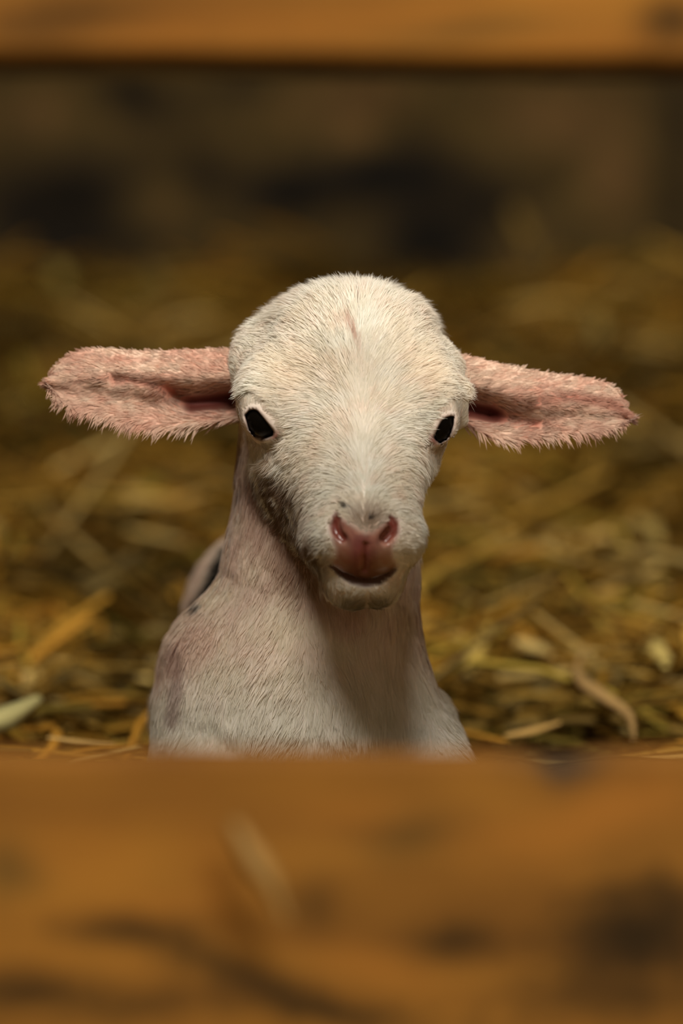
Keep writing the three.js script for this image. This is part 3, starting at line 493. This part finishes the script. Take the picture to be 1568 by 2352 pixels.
for (let k = 0; k < 38000; k++) {
  const deep = rnd(), z = lerp(0.42, -2.0, deep), half = 0.45 + 0.2 * (1.8 - z), x = rr(-half, half), g = ground(x, z), darkAmt = darkAt(x, z);
  const L = rr(0.025, 0.13) * (0.6 + rnd()), a = rr(0, Math.PI * 2), pitch = rr(-0.5, 1.0) * rnd() * (z > -0.28 ? 0.4 : 1), lay = rnd(), y = g + 0.004 + 0.03 * lay * lay, n = 4, pts = [], bend = rr(-0.5, 0.5);
  const nearRail = z > 0.36;
  for (let i = 0; i < n; i++) { const t = i / (n - 1) - 0.5, aa = a + bend * t; pts.push(new THREE.Vector3(x + Math.cos(aa) * L * t, y + Math.sin(pitch) * L * t - 0.25 * L * t * t, z + Math.sin(aa) * L * t)); }
  if (mids(pts).some((p) => touching(p) || (Math.abs(Math.abs(p.x) - 0.8) < 0.06 && Math.abs(p.z - 0.44) < 0.07) || p.z > ZR - BT - 0.008 || p.z < ZB + 0.05) || (nearRail && pitch > 0.3)) continue;
  const patch = fbm(x * 20, z * 6, 12, 3), dark = clamp(0.5 + patch * 2.2), c = strawPalette[Math.floor(rnd() * strawPalette.length)], sh = lerp(0.36, 1.5, dark) * (0.6 + 0.5 * lay) * rr(0.75, 1.35) * (1 - darkAmt);
  straws.push({ pts, w: rr(0.0012, 0.0036), flat: rr(0.25, 0.7), roll: rr(-0.9, 0.9), col: c.map((v) => v * sh) });
}
{ // the bedding: a lumpy dark mat with loose straw lying over it, all one thing that nobody could count
  const NX = 280, NZ = 240, pos = [], idx = [], col = [];
  for (let j = 0; j <= NZ; j++) for (let i = 0; i <= NX; i++) { const x = lerp(-2.1, 2.1, i / NX), z = lerp(3.2, -2.03, (j / NZ) ** 0.8); const z2 = z; pos.push(x, ground(x, z2) - (z2 > 0.4 ? 0.0 : 0), z2); const s = (0.7 + 0.5 * fbm(x * 12, z2 * 12, 4, 3)) * (1 - darkAt(x, z2)); col.push(0.12 * s, 0.07 * s, 0.012 * s); }
  for (let j = 0; j < NZ; j++) for (let i = 0; i < NX; i++) { const a = j * (NX + 1) + i; idx.push(a, a + 1, a + NX + 1, a + 1, a + NX + 2, a + NX + 1); }
  const g = new THREE.BufferGeometry(); g.setAttribute('position', new THREE.Float32BufferAttribute(pos, 3)); g.setAttribute('color', new THREE.Float32BufferAttribute(col, 3)); g.setIndex(idx); g.computeVertexNormals();
  const bed = mesh('straw_bedding', mergeGeometries([g, strawGeometry(straws)]), strawM, scene);
  bed.userData = { label: 'loose yellow-brown straw bedding covering the pen floor', category: 'straw', kind: 'stuff' };
}
// single straws that stand out; points are [px, py, distance from the lens along the sight line]
function straw(pts, w, color, label, flat = 0.25, roll = 0.5, group) {
  const c = spline(pts.map(([px, py, d]) => { if (d < 1) return landOn(px, py, d).toArray(); const r = rayOf(px, py); return [CP.x + r.x * d, CP.y + r.y * d, CP.z + r.z * d]; })), n = 10, list = [];
  for (let i = 0; i < n; i++) list.push(c(i / (n - 1)));
  const mid = c(0.5), t = thing('straw', mid, label, 'straw', group);
  mesh('stalk', strawGeometry([{ pts: list.map((p) => p.clone().sub(mid)), w, flat, roll, col: rgb(...color), taper: true }]), strawM, t);
}
const CP = camera.position;
straw([[-60, 1668, 0.045], [20, 1645, 0.045], [92, 1606, 0.05]], 0.0068, [206, 195, 132], 'broad pale straw leaf at the left edge just above the lower rail', 0.15, 0.9);
straw([[110, 1694, 2.0], [190, 1706, 2.0], [265, 1712, 2.0]], 0.0022, [206, 168, 100], 'thin straw lying along the lower rail left of the lamb');
straw([[1345, 1490, 0.04], [1325, 1560, 0.04], [1385, 1602, 0.04], [1440, 1640, 0.04], [1455, 1700, 0.04]], 0.0042, [180, 144, 90], 'curled S-shaped straw on the bedding at right above the rail', 0.3, 0.8);
straw([[1160, 1690, 0.04], [1230, 1676, 0.04], [1285, 1660, 0.04]], 0.0030, [200, 160, 92], 'short straw lying just right of the lamb\'s leg above the rail');
straw([[1075, 1535, 0.04], [1100, 1490, 0.04], [1125, 1430, 0.04]], 0.0055, [208, 176, 90], 'yellow slanting straw beside the right side of the lamb\'s neck');
straw([[1190, 1470, 0.04], [1230, 1490, 0.04], [1262, 1500, 0.04]], 0.0055, [214, 184, 112], 'pale stub of straw right of the slanting yellow straw');
straw([[1490, 1478, 0.04], [1512, 1502, 0.04], [1530, 1525, 0.04]], 0.0075, [232, 206, 120], 'bright round-looking straw flake near the right edge above the rail');
straw([[1460, 1190, 0.04], [1490, 1215, 0.04], [1515, 1250, 0.04]], 0.0075, [214, 184, 104], 'pale straw flake at right, level with the lamb\'s nose');
straw([[1360, 730, 0.04], [1372, 760, 0.04], [1376, 785, 0.04]], 0.0085, [226, 196, 112], 'pale straw flake above the lamb\'s right-hand ear');
straw([[128, 620, 0.04], [140, 645, 0.04], [150, 668, 0.04]], 0.011, [200, 180, 96], 'pale straw flake at far left near the dark wall');
straw([[1180, 480, 3.72], [1205, 540, 3.7], [1235, 610, 3.66]], 0.009, [150, 122, 62], 'upright straw leaning against the dark wall at right');
straw([[590, 515, 3.66], [640, 525, 3.64], [760, 580, 3.58]], 0.008, [140, 104, 40], 'brown straw slanting down the dark wall above the lamb\'s head');
straw([[535, 1890, 1.303], [575, 1965, 1.3], [622, 2030, 1.3], [655, 2110, 1.303]], 0.0040, [128, 98, 52], 'short pale straw stuck to the front of the lower rail', 0.2, 1.3);

renderer.render(scene, camera);
